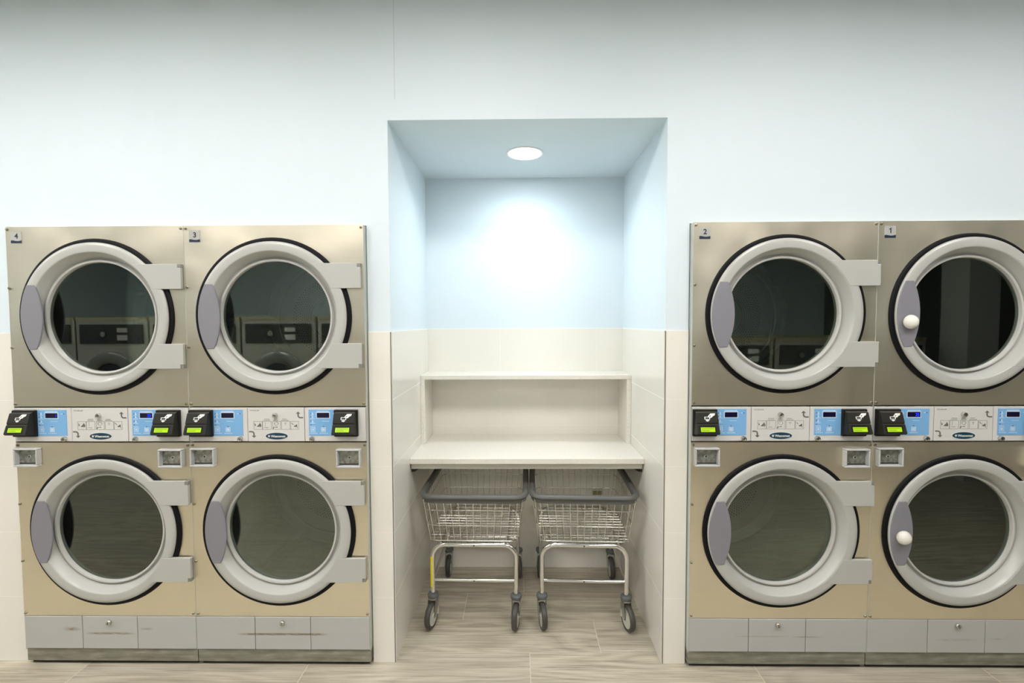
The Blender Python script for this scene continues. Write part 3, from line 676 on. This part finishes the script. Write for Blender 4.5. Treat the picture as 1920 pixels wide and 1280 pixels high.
cm = MB(); cart['collar'] = MB().lathe([(.012, .170), (.021, .1705), (.0272, .167), (.0288, .161), (.0284, .154), (.0255, .148), (.020, .145), (.014, .145)], axis='z', n=32).mesh('collar', COLL, 60)
fk = MB().lathe([(.0001, .1465), (.022, .1465), (.023, .140), (.0001, .139)], axis='z', n=24)
for sx in (-1, 1): fk.prismx([(-.016, .141), (.016, .141), (.018, .11), (.004 - .028 + .01, .058), (-.034, .058), (-.034, .085), (-.020, .125)], sx * .0215 - .0012, sx * .0215 + .0012)
fk.box(-.0227, .0227, -.018, .018, .1385, .141); fk.lathe([(.005, -.026), (.005, .026)], (0, -.024, .0655), axis='x', n=12, cap=True)
cart['fork'] = fk.mesh('fork', FORK, 40)
cart['wheel'] = MB().lathe([(.048, -.0115), (.054, -.0145), (.060, -.0135), (.0642, -.008), (.0652, 0), (.0642, .008), (.060, .0135), (.054, .0145), (.048, .0115)], (0, -.024, .0655), axis='x', n=48).mesh('wheel', TYRE, 60)
cart['whub'] = MB().lathe([(.0001, -.015), (.012, -.016), (.014, -.0125), (.04, -.0105), (.049, -.0125), (.049, .0125), (.04, .0105), (.014, .0125), (.012, .016), (.0001, .015)], (0, -.024, .0655), axis='x', n=40).mesh('whub', WHUB, 50)
gm = MB()
for sx in (-1, 1):
    pts = [(-.024 + .056 * math.cos(a), .0655 + .056 * math.sin(a)) for a in [R(x) for x in range(100, 262, 18)]] + [(-.024 + .034 * math.cos(a), .0655 + .034 * math.sin(a)) for a in [R(x) for x in range(260, 99, -32)]]
    pts2 = [(-.048 - y_, z_) for y_, z_ in pts]       # mirrored to the trailing side
    gm.prismx([(-.024 + .05 * math.cos(R(q_)), .0655 + .05 * math.sin(R(q_))) for q_ in range(-20, 81, 20)] + [(-.024 + .026 * math.cos(R(q_)), .0655 + .026 * math.sin(R(q_))) for q_ in (80, 30, -20)], sx * .0190 - .0012, sx * .0190 + .0012)
cart['guard'] = gm.mesh('guard', WHUB)
def build_cart(label, loc, rz, cr, tape):
    t = thing('laundry_cart', label, 'cart', loc, rz, 'wire laundry carts')
    obj('wire_basket', cart['basket'], t); obj('rim_bumper', cart['rim'], t); f = obj('frame', cart['frame'], t)
    for zz, yy in ((.427, -.252), (.240, -.2495)): obj('bolt_hole', cart['holes'], f, (0, yy + (.0005 if zz > .4 else .0008), zz - (.0 if zz > .4 else 0)))
    for (sx, yy), a in zip(((-1, -.252), (1, -.252), (-1, .230), (1, .230)), cr):
        c = obj('caster', cart['fork'], t, (sx * LX, yy, 0)); c.rotation_euler = (0, 0, R(a))
        obj('collar', cart['collar'], c); obj('wheel', cart['wheel'], c); obj('wheel_hub', cart['whub'], c); obj('thread_guard', cart['guard'], c)
    if tape:
        tm = MB(); n_ = 8; vs = []; fs = []
        for i in range(n_ + 1):
            a = R(155 + 120 * i / n_); vs += [(-LX + .0127 * math.cos(a), -.252 + .0127 * math.sin(a), .205), (-LX + .0127 * math.cos(a), -.252 + .0127 * math.sin(a), .367)]
        fs = [(2 * i, 2 * i + 2, 2 * i + 3, 2 * i + 1) for i in range(n_)]; tm.add(vs, fs)
        k = obj('warning_tape', tm.mesh('tape', YEL, 60), t); k['label'] = 'yellow warning tape along the front leg'
        k2 = obj('tape_line', boxes([(-LX - .0132, -LX + .0, -.2655, -.252, .330, .3325)]).mesh('tl2', KEYH), f)
        bpy.data.objects.remove(k2)
    else:
        k = obj('rear_tag', bx(.115, .170, .292, .294, .452, .512).mesh('tag', PALEY), t); k['label'] = 'faded yellow tag hanging on the rear wires'
    return t
build_cart('chrome wire laundry cart with yellow tape on its front leg, left one under counter', (-.2245, .512, 0), R(-1.2), (-12, -6, 4, 8), True)
build_cart('chrome wire laundry cart without yellow tape, right one under the counter', (.3445, .507, 0), R(-1.9), (10, 14, -4, 2), False)

# ------------------------------------------------------------------ machines across the aisle (seen mirrored in the dryer doors)
WB = mat('washer_body_steel', (.62, .60, .54), .4, .6); WD = mat('washer_panel_dark', (.05, .052, .05), .4); WT = mat('washer_top_trim', (.72, .62, .38), .35, .8)
def washer_meshes(h, wd):
    m = {}
    m['b'] = boxes([(-wd / 2 + .003, wd / 2 - .003, -.85, 0, .12, h - .03), (-wd / 2 + .02, wd / 2 - .02, -.8, -.02, 0, .12)]).mesh('wb', WB)
    m['t'] = bx(-wd / 2 + .003, wd / 2 - .003, -.85, .012, h - .03, h).mesh('wt', WT)
    m['p'] = bx(-wd / 2 + .05, wd / 2 - .05, 0, .015, h - .30, h - .08).mesh('wp', WD)
    m['r'] = MB().lathe([(.20, .0), (.20, .05), (.235, .07), (.30, .07), (.33, .05), (.335, 0)], (0, 0, h - .72), n=48).mesh('wr', mat('washer_door', (.30, .30, .28), .3, .5), 40)
    m['g'] = MB().lathe([(.0001, .08), (.1, .07), (.2, .04), (.2, .0)], (0, 0, h - .72), n=40).mesh('wg', mat('washer_glass', (.02, .022, .022), .06), 60)
    m['k'] = MB().lathe([(.03, .015), (.03, .035), (.0001, .037)], (-.08, 0, h - .19), n=24).mesh('wk', ZINC, 40)
    m['l'] = boxes([(.08, .20, .016, .018, h - .17, h - .12), (.08, .20, .016, .018, h - .26, h - .20)]).mesh('wl', PANELM)
    return m
wa, wb_ = washer_meshes(1.64, .86), washer_meshes(1.38, .74)
def washer(m, x, y):
    t = thing('washing_machine', 'steel front-loading washing machine facing the dryers across the aisle', 'washing machine', (x, y, 0), 0, 'washing machines across the aisle')
    for k, nm in (('b', 'cabinet'), ('t', 'top_trim'), ('p', 'control_panel'), ('r', 'door'), ('g', 'door_glass'), ('k', 'dial'), ('l', 'label_plate')): obj(nm, m[k], t)
for i in range(6): washer(wa, -.75 - .88 * i, -2.75)
for i in range(5): washer(wb_, .75 + .76 * i, -2.75)
struct(obj('column_1', bx(4.45, 4.8, -2.9, -2.55, 0, CEZ).mesh('column', mat('column_grey', (.45, .46, .44), .7))))  # column behind the camera, unseen except mirrored in the door glass
